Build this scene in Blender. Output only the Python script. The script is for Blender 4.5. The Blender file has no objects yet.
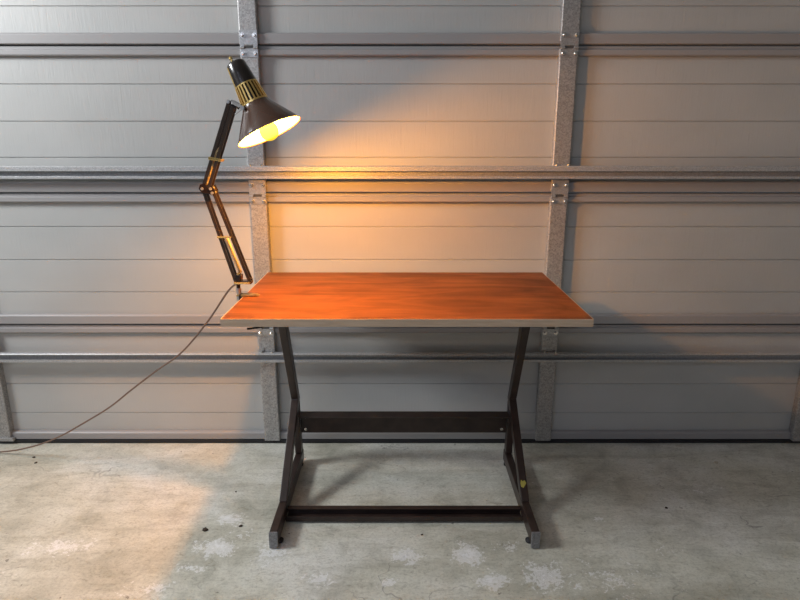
import bpy, bmesh, math, random
from mathutils import Vector, Matrix
random.seed(7)
S = bpy.context.scene
COL = S.collection

# ------------------------------------------------------------------ helpers
class MB:
    def __init__(self): self.bm = bmesh.new()
    def box(self, x0, x1, y0, y1, z0, z1):
        v = [self.bm.verts.new((x, y, z)) for x in (x0, x1) for y in (y0, y1) for z in (z0, z1)]
        for f in ((0,1,3,2),(4,6,7,5),(0,4,5,1),(2,3,7,6),(0,2,6,4),(1,5,7,3)):
            self.bm.faces.new([v[i] for i in f])
        return self
    def prism(self, prof, a, b, axis='x'):
        # prof: closed polygon; axis x -> (y,z) extruded over x ; axis y -> (x,z) over y ; z -> (x,y) over z
        def P(p, t):
            return {'x': (t, p[0], p[1]), 'y': (p[0], t, p[1]), 'z': (p[0], p[1], t)}[axis]
        A = [self.bm.verts.new(P(p, a)) for p in prof]
        B = [self.bm.verts.new(P(p, b)) for p in prof]
        n = len(prof)
        self.bm.faces.new(A); self.bm.faces.new(B[::-1])
        for i in range(n):
            j = (i+1) % n
            self.bm.faces.new((A[i], B[i], B[j], A[j]))
        return self
    def frame(self, d):
        d = Vector(d).normalized()
        u = d.orthogonal().normalized()
        return d, u, d.cross(u)
    def bar(self, p, q, w, h, side=None):
        """rectangular bar p->q, width w along 'side', h along the other."""
        p, q = Vector(p), Vector(q); d = (q-p).normalized()
        s = Vector(side) if side else d.orthogonal()
        s = (s - d*s.dot(d)).normalized(); t = d.cross(s)
        A = []; B = []
        for a, b in ((-1,-1),(1,-1),(1,1),(-1,1)):
            o = s*(a*w/2) + t*(b*h/2)
            A.append(self.bm.verts.new(p+o)); B.append(self.bm.verts.new(q+o))
        self.bm.faces.new(A[::-1]); self.bm.faces.new(B)
        for i in range(4):
            j = (i+1) % 4
            self.bm.faces.new((A[i], A[j], B[j], B[i]))
        return self
    def tube(self, pts, r, n=10, close=True):
        pts = [Vector(p) for p in pts]
        rings = []
        d0 = (pts[1]-pts[0]).normalized(); u = d0.orthogonal().normalized()
        for i, p in enumerate(pts):
            d = (pts[min(i+1, len(pts)-1)] - pts[max(i-1, 0)]).normalized()
            u = (u - d*u.dot(d)).normalized(); w = d.cross(u)
            rings.append([self.bm.verts.new(p + (u*math.cos(2*math.pi*k/n) + w*math.sin(2*math.pi*k/n))*r) for k in range(n)])
        for a, b in zip(rings, rings[1:]):
            for k in range(n):
                self.bm.faces.new((a[k], a[(k+1)%n], b[(k+1)%n], b[k]))
        if close:
            self.bm.faces.new(rings[0][::-1]); self.bm.faces.new(rings[-1])
        return self
    def cyl(self, p, q, r, n=16): return self.tube([p, q], r, n)
    def lathe(self, o, d, prof, n=48, closed=False):
        """prof: list of (dist along axis, radius)."""
        o = Vector(o); d, u, w = self.frame(d)
        rings = []
        for (t, r) in prof:
            if r < 1e-6: rings.append([self.bm.verts.new(o+d*t)])
            else: rings.append([self.bm.verts.new(o+d*t+(u*math.cos(2*math.pi*k/n)+w*math.sin(2*math.pi*k/n))*r) for k in range(n)])
        seq = list(zip(rings, rings[1:]))
        if closed: seq.append((rings[-1], rings[0]))
        for a, b in seq:
            for k in range(n):
                k2 = (k+1) % n
                if len(a) == 1 and len(b) == 1: continue
                if len(a) == 1: self.bm.faces.new((a[0], b[k2], b[k]))
                elif len(b) == 1: self.bm.faces.new((a[k], a[k2], b[0]))
                else: self.bm.faces.new((a[k], a[k2], b[k2], b[k]))
        return self
    def build(self, name, m, parent=None, bevel=0, smooth=False, seg=2):
        bmesh.ops.recalc_face_normals(self.bm, faces=self.bm.faces[:])
        me = bpy.data.meshes.new(name); self.bm.to_mesh(me); self.bm.free()
        me.materials.append(m)
        o = bpy.data.objects.new(name, me); COL.objects.link(o)
        if parent is not None:
            o.parent = parent
            mi = Matrix.Identity(4); q = parent
            while q is not None: mi = Matrix.Translation(q.location) @ mi; q = q.parent
            me.transform(mi.inverted())
        if smooth:
            for f in me.polygons: f.use_smooth = True
            try: me.set_sharp_from_angle(angle=math.radians(38))
            except Exception: pass
        if bevel:
            b = o.modifiers.new('bevel', 'BEVEL'); b.width = bevel; b.segments = seg; b.limit_method = 'ANGLE'
        return o

def empty(name, loc=(0, 0, 0)):
    o = bpy.data.objects.new(name, None); COL.objects.link(o); o.location = loc; o.empty_display_size = .1
    return o
def tag(o, label=None, cat=None, group=None, kind=None):
    if label: o['label'] = label
    if cat: o['category'] = cat
    if group: o['group'] = group
    if kind: o['kind'] = kind
    return o

def mat(name, color, rough=.5, metal=0, **kw):
    m = bpy.data.materials.new(name); m.use_nodes = True
    b = m.node_tree.nodes['Principled BSDF']
    b.inputs['Base Color'].default_value = (*color, 1)
    b.inputs['Roughness'].default_value = rough; b.inputs['Metallic'].default_value = metal
    for k, v in kw.items(): b.inputs[k].default_value = v
    return m, m.node_tree, b
def N(nt, t, **kw):
    n = nt.nodes.new(t)
    for k, v in kw.items():
        if k.startswith('i_'):
            k = k[2:]; n.inputs[int(k) if k.isdigit() else k.replace('_', ' ')].default_value = v
        else: setattr(n, k, v)
    return n
def coords(nt, scale=(1, 1, 1), rot=(0, 0, 0), loc=(0, 0, 0)):
    g = N(nt, 'ShaderNodeNewGeometry')
    mp = N(nt, 'ShaderNodeMapping'); mp.inputs['Scale'].default_value = scale
    mp.inputs['Rotation'].default_value = rot; mp.inputs['Location'].default_value = loc
    nt.links.new(g.outputs['Position'], mp.inputs['Vector']); return mp.outputs[0]
def noise(nt, vec, scale, detail=4, rough=.55, dist=0):
    n = N(nt, 'ShaderNodeTexNoise', i_Scale=scale, i_Detail=detail, i_Roughness=rough, i_Distortion=dist)
    nt.links.new(vec, n.inputs['Vector']); return n.outputs[0]
def ramp(nt, fac, stops):
    r = N(nt, 'ShaderNodeValToRGB'); e = r.color_ramp.elements
    while len(e) < len(stops): e.new(.5)
    for i, (p, c) in enumerate(stops):
        e[i].position = p; e[i].color = (*c, 1) if not isinstance(c, (int, float)) else (c, c, c, 1)
    nt.links.new(fac, r.inputs[0]); return r.outputs[0]
def mixc(nt, fac, a, b, mode='MIX'):
    m = N(nt, 'ShaderNodeMix', data_type='RGBA', blend_type=mode)
    for s, v in ((0, fac), (6, a), (7, b)):
        if hasattr(v, 'is_output'): nt.links.new(v, m.inputs[s])
        else: m.inputs[s].default_value = v if s == 0 else (*v, 1)
    return m.outputs[2]
def math_(nt, op, a, b=None):
    m = N(nt, 'ShaderNodeMath', operation=op)
    for i, v in enumerate((a, b)):
        if v is None: continue
        if hasattr(v, 'is_output'): nt.links.new(v, m.inputs[i])
        else: m.inputs[i].default_value = v
    return m.outputs[0]
def bump(nt, b, h, strength=.3, dist=.002):
    n = N(nt, 'ShaderNodeBump', i_Strength=strength, i_Distance=dist)
    nt.links.new(h, n.inputs['Height']); nt.links.new(n.outputs[0], b.inputs['Normal'])

# ------------------------------------------------------------------ materials
# painted steel skin with stucco / wood-grain embossing (fine wavy vertical creases)
M_panel, nt, b = mat('painted_steel_panel', (.50, .505, .50), .42)
v1 = coords(nt, (26, 26, 3.2)); n1 = noise(nt, v1, 2.2, 5, .6, 1.2)
v2 = coords(nt, (120, 60, 9)); n2 = noise(nt, v2, 1.4, 3, .5, .8)
h = math_(nt, 'ADD', math_(nt, 'MULTIPLY', n1, .8), math_(nt, 'MULTIPLY', n2, .45))
bump(nt, b, h, .5, .0018)
c1 = noise(nt, coords(nt, (1.2, 1, 2)), 1.5, 3)
nt.links.new(ramp(nt, c1, [(.3, (.42, .425, .415)), (.7, (.48, .48, .465))]), b.inputs['Base Color'])

M_rail, nt, b = mat('painted_steel_rail', (.315, .305, .305), .42)
bump(nt, b, noise(nt, coords(nt, (3, 30, 60)), 2, 2), .06, .002)

def galv(name, lo, hi, sc, metal, rough):
    m, nt, b = mat(name, hi, rough, metal)
    v = N(nt, 'ShaderNodeTexVoronoi', i_Scale=sc); nt.links.new(coords(nt), v.inputs['Vector'])
    sep = N(nt, 'ShaderNodeSeparateColor'); nt.links.new(v.outputs['Color'], sep.inputs[0])
    n = noise(nt, coords(nt), sc*.9, 3)
    f = math_(nt, 'ADD', math_(nt, 'MULTIPLY', sep.outputs[0], .5), math_(nt, 'MULTIPLY', n, .5))
    nt.links.new(ramp(nt, f, [(.25, lo), (.75, hi)]), b.inputs['Base Color'])
    nt.links.new(ramp(nt, sep.outputs[1], [(0, rough-.05), (1, rough+.08)]), b.inputs['Roughness'])
    bump(nt, b, n, .4, .0015)
    return m
M_galv = galv('galvanised_steel', (.30, .295, .29), (.50, .49, .48), 230, .6, .50)
M_plate = galv('zinc_plate', (.36, .36, .36), (.50, .50, .50), 240, .6, .38)
M_strut = galv('galvanised_strut', (.36, .365, .37), (.50, .505, .51), 300, .35, .42)
M_bolt, _, _ = mat('zinc_bolt', (.75, .74, .70), .25, .9)
M_rubber, nt, b = mat('black_rubber', (.015, .015, .017), .7)
bump(nt, b, noise(nt, coords(nt), 60, 3), .2)
M_dark, _, _ = mat('shadow_gap_steel', (.06, .06, .062), .6)

# concrete floor
M_floor, nt, b = mat('worn_concrete', (.3, .3, .28), .6)
p = coords(nt)
big = noise(nt, p, 1.3, 5, .6, .4)
mid = noise(nt, coords(nt, loc=(3, 1, 0)), 7, 6, .65, .6)
fine = noise(nt, p, 120, 6, .8)
grit = noise(nt, coords(nt, (1, 1.8, 1), (0, 0, .4)), 34, 6, .72, 1.5)
streak = noise(nt, coords(nt, (1.2, 7, 1), (0, 0, math.radians(24))), 2.2, 5, .6, 1.0)
c = ramp(nt, big, [(.34, (.56, .545, .45)), (.50, (.78, .77, .67)), (.66, (.90, .90, .86))])
c = mixc(nt, .55, c, ramp(nt, mid, [(.30, (.42, .42, .38)), (.48, (.80, .80, .77)), (.66, (1, 1, 1))]), 'MULTIPLY')
c = mixc(nt, .45, c, ramp(nt, streak, [(.32, (.60, .58, .53)), (.55, (1, 1, 1))]), 'MULTIPLY')
c = mixc(nt, .75, c, ramp(nt, fine, [(.30, (.50, .50, .48)), (.5, (.92, .92, .92)), (.70, (1.0, 1.0, 1.0))]), 'MULTIPLY')
c = mixc(nt, .6, c, ramp(nt, grit, [(.34, (.50, .48, .44)), (.46, (.90, .90, .90)), (.62, (1, 1, 1))]), 'MULTIPLY')
# hairline scratches / cracks
ck = noise(nt, coords(nt, (1, 2.2, 1), (0, 0, -.45), (2, 3, 0)), 2.0, 5, .45, .5)
crack = ramp(nt, math_(nt, 'ABSOLUTE', math_(nt, 'SUBTRACT', ck, .5)), [(0, 1.0), (.0022, 0.0)])
gate = ramp(nt, noise(nt, coords(nt, loc=(9, 4, 0)), 2.3, 2), [(.50, 0.0), (.62, 1.0)])
c = mixc(nt, math_(nt, 'MULTIPLY', math_(nt, 'MULTIPLY', crack, gate), .6), c, (.12, .11, .10))
# dark pits
pit = ramp(nt, noise(nt, p, 38, 2, .5), [(.735, 0.0), (.76, 1.0)])
c = mixc(nt, math_(nt, 'MULTIPLY', pit, .65), c, (.09, .075, .06))
# white scuffed residue patches, each with its own place on the slab: (x, y, radius x, radius y, strength)
PATCH = [
 (-.562, 1.742, .055, .045, 1.0), (-.570, 1.600, .075, .065, 1.0), (-.395, 1.575, .070, .070, .85),
 (-.500, 1.655, .05, .05, .5), (-.615, 1.505, .06, .03, .8), (.020, 1.560, .065, .050, .9), (.205, 1.560, .060, .075, 1.15),
 (.262, 1.450, .07, .04, 1.1), (.415, 1.470, .075, .07, 1.1), (-.225, 1.455, .05, .035, .9), (-1.05, 1.60, .13, .05, .75),
 (-.03, 1.445, .04, .025, .8), (.335, 1.60, .05, .04, .8), (.60, 1.46, .22, .10, .45), (.50, 1.96, .045, .03, .5),
 (.66, 1.74, .035, .025, .6), (.80, 1.60, .08, .05, .45), (1.10, 1.92, .12, .05, .4), (-.70, 1.42, .1, .04, .6), (-1.25, 1.48, .14, .05, .5)]
acc = None
for (x, y, rx, ry, s) in PATCH:
    mp = N(nt, 'ShaderNodeMapping'); mp.vector_type = 'POINT'
    mp.inputs['Location'].default_value = (-x/rx, -y/ry, 0); mp.inputs['Scale'].default_value = (1/rx, 1/ry, 0)
    g = N(nt, 'ShaderNodeNewGeometry'); nt.links.new(g.outputs['Position'], mp.inputs[0])
    ln = N(nt, 'ShaderNodeVectorMath', operation='LENGTH'); nt.links.new(mp.outputs[0], ln.inputs[0])
    mr = N(nt, 'ShaderNodeMapRange'); mr.inputs['From Min'].default_value = 1.25; mr.inputs['From Max'].default_value = .1
    mr.inputs['To Min'].default_value = 0; mr.inputs['To Max'].default_value = s
    nt.links.new(ln.outputs['Value'], mr.inputs['Value'])
    acc = mr.outputs[0] if acc is None else math_(nt, 'MAXIMUM', acc, mr.outputs[0])
pn = noise(nt, coords(nt, loc=(5, 5, 0)), 24, 9, .78, .9)
pf = noise(nt, coords(nt, loc=(1, 2, 0)), 95, 6, .7, .4)
pm = math_(nt, 'ADD', math_(nt, 'ADD', math_(nt, 'MULTIPLY', acc, .19), math_(nt, 'MULTIPLY', pn, .62)), math_(nt, 'MULTIPLY', pf, .38))
pm = math_(nt, 'MULTIPLY', ramp(nt, pm, [(.60, 0.0), (.635, .9), (.68, .45), (.72, 1.0)]), math_(nt, 'GREATER_THAN', acc, .01))
c = mixc(nt, math_(nt, 'MULTIPLY', pm, .75), c, (.92, .92, .92))
nt.links.new(c, b.inputs['Base Color'])
nt.links.new(ramp(nt, mid, [(.3, .62), (.7, .45)]), b.inputs['Roughness'])
bump(nt, b, math_(nt, 'ADD', math_(nt, 'MULTIPLY', fine, .5), mid), .35, .003)

# varnished timber top: grain along x
M_wood, nt, b = mat('varnished_red_timber', (.5, .15, .04), .38)
b.inputs['Specular IOR Level'].default_value = .32
g1 = noise(nt, coords(nt, (1.4, 22, 22)), 2.0, 6, .62, .7)
g2 = noise(nt, coords(nt, (1.0, 3.5, 1), loc=(2, 7, 0)), 2.6, 5, .6, 1.4)
g3 = noise(nt, coords(nt, (8, 260, 1)), 1.0, 3, .5)
c = ramp(nt, g1, [(.30, (.15, .046, .007)), (.50, (.22, .067, .009)), (.72, (.295, .094, .013))])
c = mixc(nt, .9, c, ramp(nt, g2, [(.36, (.45, .42, .40)), (.50, (.80, .78, .76)), (.62, (1, 1, 1))]), 'MULTIPLY')
c = mixc(nt, .5, c, ramp(nt, g3, [(.35, (.72, .68, .64)), (.6, (1, 1, 1))]), 'MULTIPLY')
nt.links.new(c, b.inputs['Base Color'])
nt.links.new(ramp(nt, g2, [(.3, .58), (.7, .46)]), b.inputs['Roughness'])
bump(nt, b, g1, .08, .001)

M_edge, nt, b = mat('grey_edge_band', (.36, .33, .29), .5)
nt.links.new(ramp(nt, noise(nt, coords(nt, (6, 6, 60)), 3, 4), [(.3, (.42, .32, .23)), (.7, (.52, .41, .30))]), b.inputs['Base Color'])
M_brown, nt, b = mat('dark_brown_enamel', (.040, .027, .024), .38)
nt.links.new(ramp(nt, noise(nt, coords(nt), 14, 5, .65), [(.35, (.020, .012, .010)), (.7, (.046, .028, .022))]), b.inputs['Base Color'])
M_cap, nt, b = mat('grey_end_cap', (.22, .22, .225), .4, .4)
nt.links.new(ramp(nt, noise(nt, coords(nt), 160, 3), [(.3, (.13, .13, .135)), (.7, (.30, .30, .31))]), b.inputs['Base Color'])
M_lblack, nt, b = mat('lamp_black_enamel', (.010, .006, .005), .25)
b.inputs['Coat Weight'].default_value = .3
M_shade, nt, b = mat('lamp_bronze_enamel', (.055, .020, .009), .22)
b.inputs['Coat Weight'].default_value = .4
M_arm, _, _ = mat('lamp_arm_brown', (.028, .019, .016), .34, .2)
M_armlight, _, _ = mat('lamp_arm_bronze', (.032, .021, .016), .34, .2)
M_gold, _, _ = mat('brass', (.78, .55, .20), .26, .9)
M_bronze, _, _ = mat('dull_brass', (.40, .27, .10), .38, .8)
M_spring, _, _ = mat('spring_steel', (.62, .50, .30), .3, .85)
M_inner, _, _ = mat('white_reflector', (.86, .84, .80), .35, .5)
M_cord, _, _ = mat('brown_cord', (.17, .105, .075), .5)
M_silver, _, _ = mat('silver_clamp_post', (.55, .55, .55), .3, .8)
M_yellow, _, _ = mat('yellow_tape', (.42, .36, .07), .6)
M_leaf, _, _ = mat('dry_leaf', (.05, .032, .02), .8)
M_pebble, _, _ = mat('pale_chip', (.50, .44, .34), .8)
M_wall, nt, b = mat('painted_wall', (.42, .41, .39), .8)
bump(nt, b, noise(nt, coords(nt), 40, 4), .15)
M_ceil, _, _ = mat('ceiling_board', (.45, .44, .42), .85)
M_bulb = bpy.data.materials.new('lit_bulb'); M_bulb.use_nodes = True
nt = M_bulb.node_tree; nt.nodes.clear()
e = N(nt, 'ShaderNodeEmission'); e.inputs[0].default_value = (1.0, .62, .03, 1); e.inputs[1].default_value = 1.5
tr = N(nt, 'ShaderNodeBsdfTransparent'); tr.inputs[0].default_value = (1, .93, .75, 1)
mx = N(nt, 'ShaderNodeMixShader'); mx.inputs[0].default_value = .6
nt.links.new(tr.outputs[0], mx.inputs[1]); nt.links.new(e.outputs[0], mx.inputs[2])
o = N(nt, 'ShaderNodeOutputMaterial'); nt.links.new(mx.outputs[0], o.inputs[0])

# ------------------------------------------------------------------ the garage shell
YD = 2.283            # face of the door skin
XR, XL, YB = 3.0, -2.55, -2.6
tag(MB().box(XL-.15, XR+.15, YB-.15, YD+.35, -.12, 0).build('floor', M_floor), kind='structure')
m = MB(); m.box(-3.0+.45, -2.30, YD-.03, YD+.15, 0, 2.90); m.box(2.30, XR, YD-.03, YD+.15, 0, 2.90); m.box(-2.30, 2.30, YD-.03, YD+.15, 2.06, 2.90)
tag(m.build('wall_back', M_wall), kind='structure')
m = MB(); m.box(XL-.15, XL, 1.75, YD+.15, 0, 2.90); m.box(XL-.15, XL, YB, .60, 0, 2.90); m.box(XL-.15, XL, .60, 1.75, 2.72, 2.90); m.box(XL-.15, XL, .60, 1.75, 0, 1.78)
tag(m.build('wall_left', M_wall), kind='structure')
tag(MB().box(XR, XR+.15, YB, YD+.15, 0, 2.90).build('wall_right', M_wall), kind='structure')
tag(MB().box(XL-.15, XR+.15, YB, YD+.15, 2.90, 3.02).build('ceiling', M_ceil), kind='structure')

door = empty('door_1', (0, YD, 0)); tag(door, kind='structure')
SEC = .5135; DW = 2.30
STILES = [-1.640, -.528, .592, 1.652]
joints = [SEC, 2*SEC, 3*SEC]
for i in range(4):
    z0, z1 = i*SEC + (.012 if i == 0 else .002), (i+1)*SEC - .002
    # skin with V grooves between four boards
    prof = [(YD+.02, z0), (YD, z0)]
    for k in (1, 2, 3):
        zg = i*SEC + k*SEC/4
        prof += [(YD, zg-.0026), (YD+.0035, zg-.0008), (YD+.0035, zg+.0008), (YD, zg+.0026)]
    prof += [(YD, z1), (YD+.02, z1)]
    m = MB()
    A = [m.bm.verts.new((-DW, *p)) for p in prof]; B = [m.bm.verts.new((DW, *p)) for p in prof]
    for a in range(len(prof)):
        b_ = (a+1) % len(prof); m.bm.faces.new((A[a], B[a], B[b_], A[b_]))
    sec = m.build('door_panel', M_panel, door)
    # bottom rail of the section (rolled flange) and top rail
    lo0, lo1 = (.016, .048) if i == 0 else (i*SEC+.003, i*SEC+.040)
    MB().prism([(YD-.001, lo1+.003), (YD-.014, lo1+.001), (YD-.019, lo1-.004), (YD-.019, lo0+.002), (YD-.016, lo0), (YD-.001, lo0)], -DW, DW).build('bottom_rail', M_rail, sec, .0012)
    hi = (i+1)*SEC
    m = MB().prism([(YD-.001, hi-.036), (YD-.015, hi-.035), (YD-.018, hi-.031), (YD-.018, hi-.015), (YD-.009, hi-.012), (YD-.009, hi-.003), (YD-.001, hi-.003)], -DW, DW)
    m.build('top_rail', M_rail, sec, .0010)
    for x in STILES:
        a0, a1 = (.016 if i == 0 else i*SEC+.012), hi-.014
        y0, y1, w = YD-.030, YD-.0005, .032
        # box section with a thin outer return flange on each edge
        m = MB().prism([(x-w, y1), (x-w, y0+.002), (x-w+.003, y0), (x+w-.003, y0), (x+w, y0+.002), (x+w, y1)], a0, a1, 'z')
        m.build('stile', M_galv, sec, .0012)
# centre hinges over each joint, on each stile
def hinge(x, z, w):
    y = YD-.030
    hp = MB().box(x-w, x+w, y-.0022, y-.0002, z+.000, z+.047)
    hp.box(x-w*.98, x-w*.50, y-.0024, y-.0002, z-.012, z+.001); hp.box(x+w*.50, x+w*.98, y-.0024, y-.0002, z-.012, z+.001)
    o = hp.build('hinge_leaf', M_plate, door, .0006)
    lp = MB().box(x-w, x+w, y-.0022, y-.0002, z-.042, z-.013)
    lp.cyl((x-w*.98, y-.0035, z-.011), (x-w*.5, y-.0035, z-.011), .0038, 12); lp.cyl((x+w*.5, y-.0035, z-.011), (x+w*.98, y-.0035, z-.011), .0038, 12)
    lp.cyl((x-w*.48, y-.0025, z-.002), (x+w*.48, y-.0025, z-.002), .0022, 12)
    o2 = lp.build('hinge_leaf', M_plate, door, .0005)
    MB().box(x-w*.50, x+w*.50, y-.0016, y+.004, z-.013, z-.0045).build('hinge_slot', M_dark, door)
    for par, bz in ((o, z+.030), (o2, z-.030)):
        for sx in (-.68, .68):
            m = MB(); bx = x+sx*w
            m.lathe((bx, y-.0018, bz), (0, -1, 0), [(0, 0), (0, .0082), (.0016, .0080), (.0016, .0060), (.0075, .0057), (.009, .0040), (.009, 0)], 12)
            m.build('bolt', M_bolt, par, smooth=True)
for z in joints:
    for x in STILES: hinge(x, z, .0315)
# horizontal lipped C struts across the stiles
def strut(z0, z1, toplip, botlip):
    yb = YD-.032; d = .022; t = .0022
    prof = [(yb, z0), (yb-d, z0), (yb-d, z0+botlip), (yb-d+t, z0+botlip), (yb-d+t, z0+t), (yb-t, z0+t),
            (yb-t, z1-t), (yb-d+.006, z1-t), (yb-d+t, z1-.0045), (yb-d+t, z1-toplip), (yb-d, z1-toplip), (yb-d, z1-.0035), (yb-d+.004, z1), (yb, z1)]
    o = MB().prism(prof, -DW, DW).build('reinforcing_strut', M_strut, door, .0006)
    for x in STILES:
        for sx in (-.020, .022):
            MB().lathe((x+sx, yb-.007 if sx < 0 else yb-.012, z1), (0, 0, 1), [(0, 0), (0, .006), (.002, .006), (.002, .0042), (.006, .0042), (.006, 0)], 10).build('bolt', M_bolt, o, smooth=True)
    return o
strut(1.081, 1.127, .019, .009)
strut(.369, .405, .005, .011)
# bolts + brackets where the struts tie down to each stile
for (zb) in (1.071, .358, .416):
    for x in STILES:
        o = MB().box(x-.030, x-.012, YD-.0335, YD-.0302, zb-.008, zb+.008).build('strut_clip', M_plate, door, .0005)
MB().prism([(YD+.01, .0005), (YD-.020, .0005), (YD-.024, .005), (YD-.024, .015), (YD+.01, .0155)], -DW, DW).build('bottom_seal', M_rubber, door)
for x in (STILES[0], STILES[-1]):
    MB().box(x-.03, x+.045, YD-.036, YD-.0205, .016, .030).build('corner_bracket', M_plate, door, .001)

# ------------------------------------------------------------------ drafting table
TX0, TX1, TY0, TY1, TZ = -.481, .518, 1.538, 2.137, .753
FX = (-.4005, .4285)                      # outer faces of the two side frames
table = empty('drafting_table', ((FX[0]+FX[1])/2, 1.84, 0))
tag(table, 'drafting table with varnished orange-red timber top and dark brown steel trestle legs', 'table')
TH = .022; EB = .0022
MB().box(TX0+EB, TX1-EB, TY0+EB, TY1-EB, TZ-TH, TZ).build('tabletop', M_wood, table, .0008)
m = MB()
m.box(TX0, TX1, TY0, TY0+EB, TZ-TH, TZ-.0006); m.box(TX0, TX1, TY1-EB, TY1, TZ-TH, TZ-.0006)
m.box(TX0, TX0+EB, TY0+EB, TY1-EB, TZ-TH, TZ-.0006); m.box(TX1-EB, TX1, TY0+EB, TY1-EB, TZ-TH, TZ-.0006)
tag(m.build('edge_band', M_edge, table), 'grey-beige edge band')
BW, BH = .026, .046
KN = (2.068, .300)                        # knee in the (y, z) plane
def quad(m, x0, x1, p, q, h):
    m.bar(((x0+x1)/2, *p), ((x0+x1)/2, *q), x1-x0, h, (1, 0, 0))
for s, xo in zip((1, -1), FX):
    x0, x1 = (xo, xo+BW) if s > 0 else (xo-BW, xo)
    xi = x1 if s > 0 else x0
    # upper post, leaning towards the front as it rises, with the front leg as one bent tube
    m = MB()
    post = [(1.852-.020, TZ-TH-.003), (KN[0]-.027, KN[1]-.004), (1.750, .060), (1.750+.048, .058), (KN[0]+.016, KN[1]-.014), (1.852+.026, TZ-TH-.003)]
    m.prism(post, x0, x1, 'x').build('post', M_brown, table, .0022)
    m = MB()
    m.prism([(KN[0]-.016, .215), (KN[0]-.004, .062), (KN[0]+.036, .062), (KN[0]+.014, KN[1]-.022)], x0+.001, x1-.001, 'x')
    m.build('rear_leg', M_brown, table, .0022)
    fo = MB().box(x0, x1, 1.595, 2.112, .012, .058).build('foot', M_brown, table, .003)
    tag(MB().box(x0-.0004, x1+.0004, 1.5875, 1.5955, .004, .0585).build('end_cap', M_cap, fo, .0015), 'light grey end cap')
    for yy in (1.628, 2.088):
        xc = xi - s*.004 if yy < 2 else (x0+x1)/2
        m = MB().lathe((xc, yy, 0), (0, 0, 1), [(0, 0), (0, .013), (.006, .014), (.010, .010), (.0135, .004), (.026, .004), (.026, 0)], 20)
        m.build('levelling_pad', M_rubber, fo, smooth=True)
    # bracket plate that carries the top
    m = MB().box(x0+.004, x1-.004, 1.70, 2.02, TZ-TH-.030, TZ-TH-.0005)
    m.build('top_bracket', M_brown, table, .001)
# deep channel stretcher between the knees
xa, xb = FX[0]+BW, FX[1]-BW
t = .003
yb0, yb1, z0, z1 = 2.026, 2.078, .144, .231
prof = [(yb0, z1), (yb1, z1), (yb1, z0), (yb1-t, z0), (yb1-t, z1-t), (yb0+t, z1-t), (yb0+t, z1-.005), (yb0, z1-.005)]
st = MB().prism(prof, xa, xb).build('stretcher', M_brown, table, .0006)
for bx in (xa+.018, xb-.018):
    for bz in (z0+.016, z1-.022):
        MB().lathe((bx, yb1-t, bz), (0, -1, 0), [(0, 0), (0, .006), (.004, .0055), (.005, 0)], 12).build('bolt', M_bolt, st, smooth=True)
# low front channel bar, open towards the top
yb0, yb1, z0, z1 = 1.718, 1.768, .007, .034
prof = [(yb0, z0), (yb1, z0), (yb1, z1), (yb1-.020, z1), (yb1-.020, z1-t), (yb1-t, z1-t), (yb1-t, z0+t), (yb0+.004, z0+t), (yb0+.004, z1-.009), (yb0, z1-.009)]
MB().prism(prof, xa, xb).build('floor_stretcher', M_brown, table, .0008)
# scrap of yellow tape on the right front leg
m = MB()
A = Vector((FX[1]-.017, 1.800, .1065))
dirv = Vector((0, KN[0]-.027-1.750, KN[1]-.064)).normalized(); nrm = Vector((0, -dirv.z, dirv.y))
base = Vector((FX[1]-.014, 1.750, .060)) + dirv*.060 + nrm*.0008
pts = [(-.008, -.010), (.000, -.014), (.006, -.004), (.011, .002), (.006, .012), (-.001, .008), (-.006, .014), (-.009, .002)]
va = [m.bm.verts.new(base + Vector((a, 0, 0)) + dirv*b2) for a, b2 in pts]
vb = [m.bm.verts.new(base + Vector((a, 0, 0)) + dirv*b2 + nrm*.0012) for a, b2 in pts]
m.bm.faces.new(va[::-1]); m.bm.faces.new(vb)
for k in range(len(va)): m.bm.faces.new((va[k], va[(k+1) % len(va)], vb[(k+1) % len(va)], vb[k]))
tag(m.build('tape_scrap', M_yellow, table), 'torn yellow scrap on the right front leg')

# ------------------------------------------------------------------ desk lamp
BX, BY = -.4955, 1.79
lamp = empty('desk_lamp', (BX, BY, TZ))
tag(lamp, 'lit spring-arm lamp with dark shade and brass vents, clamped to the table edge', 'lamp')
E0 = Vector((BX, BY, .805))               # base pivot
EL = Vector((-.5605, 1.76, 1.079))         # elbow
HD = Vector((-.449, 1.700, 1.312))         # head pivot
side = Vector((0, -1, 0))
# clamp: jaw over the top, spine outside the edge, screw below
m = MB(); m.box(TX0-.020, TX0+.034, BY-.014, BY+.014, TZ+.0006, TZ+.006)
m.prism([(TX0+.030, TZ+.0006), (TX0+.050, TZ+.0006), (TX0+.040, TZ+.006), (TX0+.030, TZ+.006)], BY-.011, BY+.011, 'y')
cl = m.build('clamp_jaw', M_bronze, lamp, .0015)
m = MB(); m.box(TX0-.012, TX0-.004, BY-.014, BY+.014, TZ-.060, TZ+.006); m.box(TX0-.012, TX0+.045, BY-.014, BY+.014, TZ-.066, TZ-.060)
m.cyl((TX0+.028, BY, TZ-.105), (TX0+.028, BY, TZ-.028), .004); m.cyl((TX0+.028, BY, TZ-.0275), (TX0+.028, BY, TZ-.0228), .012)
m.build('clamp_bracket', M_arm, lamp, .0012)
m = MB(); m.cyl((TX0+.006, BY-.010, TZ-.104), (TX0+.050, BY+.010, TZ-.104), .0035); m.build('clamp_screw_handle', M_lblack, lamp, smooth=True)
m = MB(); m.lathe((BX, BY, TZ-.028), (0, 0, 1), [(0, 0), (0, .0075), (.044, .0075), (.045, .0085), (.052, .0085), (.053, .006), (.053, 0)], 20)
m.build('clamp_post', M_silver, lamp, smooth=True)
m = MB(); m.cyl((BX, BY, TZ+.010), (BX, BY, TZ+.040), .0060)
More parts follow.
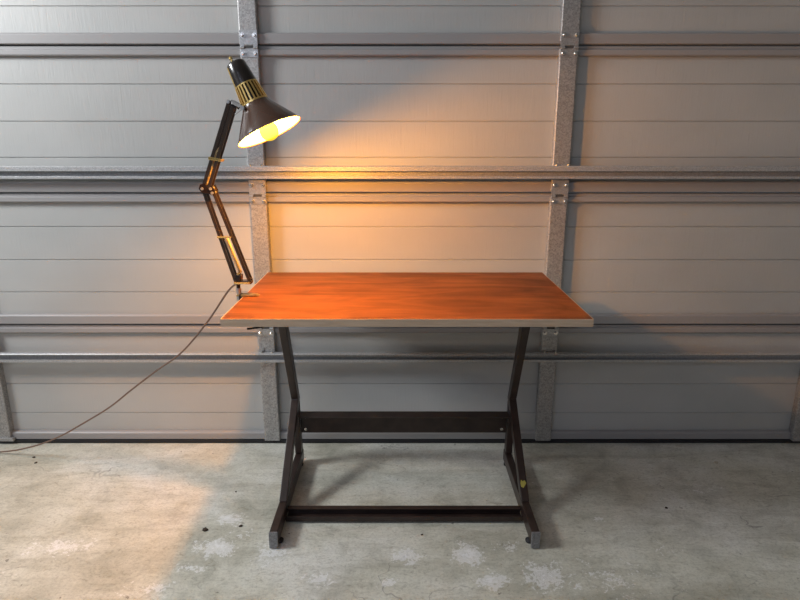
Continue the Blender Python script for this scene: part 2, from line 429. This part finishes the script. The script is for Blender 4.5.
m.bar((BX, BY, TZ+.038), (BX+.004, BY, TZ+.068), .030, .020, (0, 1, 0))
m.bar((BX-.006, BY, TZ+.044), (BX+.043, BY, TZ+.044), .026, .010, (0, 1, 0))
m.build('base_bracket', M_lblack, lamp, .0015)
for (dx, dz, L) in ((-.004, .044, .020), (.038, .044, .020), (.006, .072, .018)):
    MB().cyl((BX+dx, BY-L, TZ+dz), (BX+dx, BY+L, TZ+dz), .0036).build('pivot_pin', M_gold, lamp, smooth=True)
MB().cyl((BX-.004, BY-.0205, TZ+.044), (BX+.040, BY-.0205, TZ+.044), .0030).build('brace_rod', M_gold, lamp, smooth=True)

def arm(p, q, off_p, off_q, name):
    """pair of parallel bars in the x-z plane, each doubled front and back."""
    o = None
    for k, (a, b_) in enumerate(((off_p[0], off_q[0]), (off_p[1], off_q[1]))):
        m = MB()
        for yy in (-.012, .012):
            m.bar(p+Vector(a)+Vector((0, yy, 0)), q+Vector(b_)+Vector((0, yy, 0)), .0034, .0092, (0, 1, 0))
        for tt in (.02, .98):
            c = (p+Vector(a)).lerp(q+Vector(b_), tt); m.cyl(c+Vector((0, -.0145, 0)), c+Vector((0, .0145, 0)), .0030, 10)
        m.build(name, M_arm if k == 0 else M_armlight, lamp, .0005)
arm(E0, EL, ((-.004, 0, -.006), (.038, 0, -.004)), ((-.006, 0, 0), (.020, 0, .004)), 'lower_arm')
arm(EL, HD, ((-.004, 0, .008), (.009, 0, -.002)), ((-.008, 0, .006), (.005, 0, .000)), 'upper_arm')
def helix(p, q, r, turns, wire):
    p, q = Vector(p), Vector(q); d = (q-p); L = d.length; d.normalize(); u = d.orthogonal().normalized(); w = d.cross(u)
    n = turns*7
    return [p+d*(L*i/n)+(u*math.cos(2*math.pi*i/7)+w*math.sin(2*math.pi*i/7))*r for i in range(n+1)]
for yy in (-.006, .006):
    a = Vector((BX+.008, BY+yy, TZ+.076)); b_ = E0.lerp(EL, .46)+Vector((.008, yy, 0))
    m = MB(); m.tube(helix(a, b_, .0042, 34, .001), .0011, 5); m.cyl(b_, E0.lerp(EL, .50)+Vector((.012, yy, 0)), .0013, 6); m.build('spring', M_spring, lamp, smooth=True)
    a = EL+Vector((.002, yy, .014)); b_ = EL.lerp(HD, .42)+Vector((-.004, yy, .004))
    m = MB(); m.tube(helix(a, b_, .0040, 34, .001), .0011, 5); m.cyl(b_, EL.lerp(HD, .5)+Vector((0, yy, 0)), .0013, 6); m.build('spring', M_spring, lamp, smooth=True)
c = E0.lerp(EL, .49); MB().cyl(c+Vector((-.012, -.018, 0)), c+Vector((.030, -.018, 0)), .0026).build('spring_pin', M_gold, lamp, smooth=True)
MB().bar(c+Vector((-.008, -.017, 0)), c+Vector((-.008, .017, 0)), .006, .006, (1, 0, 0)).build('spring_pin', M_gold, lamp)
c = EL.lerp(HD, .36); MB().bar(c+Vector((-.016, 0, .004)), c+Vector((.020, 0, -.002)), .032, .008, (0, 1, 0)).build('spring_clip', M_gold, lamp, .001)
# elbow plates
for yy in (-.0165, .0165):
    m = MB()
    c = [(-.012, .014), (-.016, .002), (-.008, -.010), (.010, -.012), (.027, -.018), (.030, -.004), (.022, .012), (.012, .004), (.000, .018)]
    m.prism([(EL.x+a, EL.z+b_) for a, b_ in c], EL.y+yy-.0015, EL.y+yy+.0015, 'y')
    m.build('elbow_plate', M_lblack, lamp, .0006)
for (a, b_) in ((-.006, .002), (.018, .002), (.022, -.010)):
    MB().cyl(EL+Vector((a, -.020, b_)), EL+Vector((a, .020, b_)), .0042, 14).build('pivot_pin', M_silver, lamp, smooth=True)
# head
AX = Vector((.4245, -.098, -.878)).normalized()
RC = Vector((-.3495, 1.670, 1.236))       # centre of the open rim
Q = .960; K = .885*Q; L_ = .234*K
LT = lambda P: [(t*K, r_*Q) for t, r_ in P]
TOP = RC - AX*L_
# shade cone: outer shell
sh_prof = [(.134, .0375), (.140, .0395), (.150, .044), (.165, .054), (.185, .0665), (.210, .0820), (.226, .0910), (.234, .0945), (.2345, .0952), (.2335, .0956),
           (.2325, .0935), (.2245, .0895), (.209, .0810), (.184, .0655), (.164, .0525), (.150, .0405), (.140, .034), (.134, .031)]
MB().lathe(TOP, AX, LT(sh_prof[:10]), 72).build('lamp_shade', M_shade, lamp, smooth=True)
MB().lathe(TOP, AX, LT([(t-.0006, r-.0005) for t, r in sh_prof[9:]]), 72).build('reflector', M_inner, lamp, smooth=True)
MB().lathe(TOP, AX, LT([(.0, 0), (.0, .019), (.003, .0240), (.008, .0265), (.040, .0295), (.078, .0325), (.078, .0265), (.076, .0265), (.076, 0)]), 48).build('socket_cap', M_lblack, lamp, smooth=True)
# finned vent sleeve: brass ribs over a black core
MB().lathe(TOP, AX, LT([(.072, .0255), (.140, .0305)]), 48).build('vent_core', M_lblack, lamp, smooth=True)
m = MB(); d, u, w = m.frame(AX)
NR = 22
for k in range(NR):
    a = 2*math.pi*k/NR; rd = u*math.cos(a)+w*math.sin(a); tg = -u*math.sin(a)+w*math.cos(a)
    m.bar(TOP+d*.0765*K+rd*.0312*Q, TOP+d*.1345*K+rd*.0368*Q, .0044, .0040, tg)
m.lathe(TOP, AX, LT([(.0745, .0270), (.0745, .0330), (.0785, .0332), (.0785, .0270)]), 48, True)
m.lathe(TOP, AX, LT([(.1320, .0305), (.1320, .0386), (.1375, .0390), (.1375, .0305)]), 48, True)
m.build('vent_sleeve', M_gold, lamp)
# highlight along the cap's arm side, modelled as a thin bright strip
m = MB(); sd = Vector((-1, -.55, 0)); sd = (sd - AX*AX.dot(sd)).normalized()
m.bar(TOP+AX*.009+sd*.0268*Q, TOP+AX*.066+sd*.0318*Q, .0070, .003, AX.cross(sd)); m.build('highlight_strip', M_gold, lamp, .0006)
m = MB(); kp = TOP + sd*.006; m.lathe(kp+AX*.001, -AX, [(0, 0), (0, .0035), (.010, .0035), (.011, .0050), (.017, .0045), (.019, 0)], 16)
m.build('switch_knob', M_gold, lamp, smooth=True)
# yoke from the head pivot to the neck of the shade
nk = TOP+AX*.119+sd*.034
m = MB()
for yy in (-.0125, .0125):
    m.bar(HD+Vector((-.004, yy, .004)), nk+Vector((0, yy, 0)), .003, .010, (0, 1, 0))
m.cyl(nk+Vector((0, -.016, 0)), nk+Vector((0, .016, 0)), .0045, 12)
m.bar(HD+Vector((-.010, -.013, .002)), HD+Vector((.012, -.013, -.012)), .004, .010, (0, 1, 0)); m.bar(HD+Vector((-.010, .013, .002)), HD+Vector((.012, .013, -.012)), .004, .010, (0, 1, 0))
m.build('head_yoke', M_lblack, lamp, .0006)
m = MB(); m.cyl(nk+Vector((0, -.024, -.001)), nk+Vector((0, -.014, -.001)), .0052, 14); m.cyl(nk+Vector((.004, -.020, .002)), nk+Vector((-.020, -.020, -.016)), .0018, 8)
m.build('wing_screw', M_silver, lamp, smooth=True)
MB().cyl(HD+Vector((-.010, -.018, .002)), HD+Vector((-.010, .018, .002)), .004).build('pivot_pin', M_silver, lamp, smooth=True)
# socket + bulb
MB().lathe(TOP, AX, LT([(.120, 0), (.120, .018), (.168, .018), (.170, .014), (.170, 0)]), 32).build('bulb_socket', M_inner, lamp, smooth=True)
prof = [(.166, 0), (.166, .0130), (.176, .0140), (.188, .0185), (.200, .0245), (.210, .0280), (.220, .0295), (.230, .0285), (.239, .0245), (.246, .0175), (.2495, .009), (.2505, 0)]
prof = [(t*K+.008, r_*Q*.88) for t, r_ in prof]
MB().lathe(TOP, AX, prof, 40).build('bulb', M_bulb, lamp, smooth=True)

# power cord: its own loose thing, hanging from the lamp base down to the floor at the left
cp = [(-0.4955, 1.8, 0.79), (-0.5363, 1.828, 0.7619), (-0.623, 1.866, 0.649), (-0.7318, 1.904, 0.529), (-0.8426, 1.942, 0.446), (-0.9593, 1.98, 0.3553), (-1.0579, 2.018, 0.2761), (-1.181, 2.056, 0.1952), (-1.3107, 2.094, 0.116), (-1.4445, 2.132, 0.0548), (-1.6021, 2.17, 0.0103), (-1.9, 2.15, 0.0036), (-2.3, 2.0, 0.0036)]
def catmull(P, k=8):
    P = [Vector(p) for p in P]; out = []
    for i in range(len(P)-1):
        p0, p1, p2, p3 = P[max(i-1, 0)], P[i], P[i+1], P[min(i+2, len(P)-1)]
        for j in range(k):
            t = j/k
            out.append(.5*((2*p1)+(-p0+p2)*t+(2*p0-5*p1+4*p2-p3)*t*t+(-p0+3*p1-3*p2+p3)*t**3))
    return out+[P[-1]]
tag(MB().tube(catmull(cp), .0031, 8).build('power_cord', M_cord, lamp, smooth=True), 'thin brown cord sagging to the floor')

# ------------------------------------------------------------------ bits on the floor
def scrap(name, x, y, r, h, m_, label, cat, n=9, seed=0, group=None):
    rnd = random.Random(seed); m = MB(); top = []; bot = []
    for k in range(n):
        a = 2*math.pi*k/n; rr = r*(.55+.6*rnd.random())
        bot.append(m.bm.verts.new((x+math.cos(a)*rr, y+math.sin(a)*rr, .0006)))
        top.append(m.bm.verts.new((x+math.cos(a)*rr*.8, y+math.sin(a)*rr*.8, h*(.5+.6*rnd.random()))))
    c = m.bm.verts.new((x, y, h)); m.bm.faces.new(bot[::-1])
    for k in range(n):
        j = (k+1) % n; m.bm.faces.new((bot[k], bot[j], top[j], top[k])); m.bm.faces.new((top[k], top[j], c))
    return tag(m.build(name, m_), label, cat, group)
scrap('leaf_crumb', -1.4527, 2.1449, 0.006, 0.004, M_leaf, 'upper of two dark leaf crumbs on the floor near the left edge of the door', 'debris', seed=0)
scrap('leaf_crumb', -1.42, 2.1026, 0.006, 0.004, M_leaf, 'lower of two dark leaf crumbs on the floor near the left edge of the door', 'debris', seed=1)
scrap('leaf_crumb', -0.6291, 1.6841, 0.01, 0.006, M_leaf, 'rust-brown round crumb on the floor, in front-left of the left table foot', 'debris', seed=2)
scrap('leaf_crumb', -0.5183, 1.705, 0.007, 0.004, M_leaf, 'small dark flake on the floor just left of the left table foot', 'debris', seed=3)
scrap('leaf_crumb', -0.5867, 1.9018, 0.004, 0.003, M_leaf, 'tiny dark speck on the floor behind the pale scuff left of the table', 'debris', seed=4)
scrap('leaf_crumb', 0.0701, 1.6586, 0.004, 0.003, M_leaf, 'tiny dark speck on the floor in front of the low table bar', 'debris', seed=5)
scrap('stone_chip', 1.2327, 2.1026, 0.009, 0.006, M_pebble, 'pale stone chip on the floor at the right, near the door', 'stone', seed=6)
scrap('leaf_crumb', 0.9099, 1.8046, 0.007, 0.004, M_leaf, 'dark crumb on the bare floor right of the table', 'debris', seed=7)


# ------------------------------------------------------------------ light
def area(name, loc, rot, sx, sy, power, color):
    l = bpy.data.lights.new(name, 'AREA'); l.shape = 'RECTANGLE'; l.size = sx; l.size_y = sy; l.energy = power; l.color = color
    o = bpy.data.objects.new(name, l); COL.objects.link(o); o.location = loc; o.rotation_euler = rot; return o
bl = bpy.data.lights.new('bulb_filament', 'POINT'); bl.energy = 84; bl.color = (1.0, .41, .05); bl.shadow_soft_size = .020
bo = bpy.data.objects.new('bulb_filament', bl); COL.objects.link(bo); bo.location = RC - AX*.006
# daylight through the opening in the left wall
area('daylight_opening', (XL-.05, 1.175, 2.25), (0, math.radians(-68), math.radians(4)), .60, .75, 66, (.94, .97, 1.0))
# added fill lamp overhead behind the camera, brightens the near floor
area('front_fill', (-1.2, -1.25, 2.3), (math.radians(10), 0, math.radians(-8)), 2.0, .9, 29, (.72, .79, 1.0))
w = bpy.data.worlds.new('daylight'); S.world = w; w.use_nodes = True
bg = w.node_tree.nodes['Background']; bg.inputs[0].default_value = (.80, .90, 1.0, 1); bg.inputs[1].default_value = .06

# ------------------------------------------------------------------ camera
cam = bpy.data.cameras.new('camera'); co = bpy.data.objects.new('camera', cam); COL.objects.link(co)
co.location = (0, 0, 1.209); co.rotation_euler = (math.radians(90-14.7), 0, 0)
cam.sensor_width = 36; cam.lens = 27; cam.clip_start = .02
S.camera = co
S.view_settings.view_transform = 'Standard'; S.view_settings.look = 'None'
S.view_settings.exposure = 0; S.view_settings.gamma = 1; S.view_settings.use_curve_mapping = False
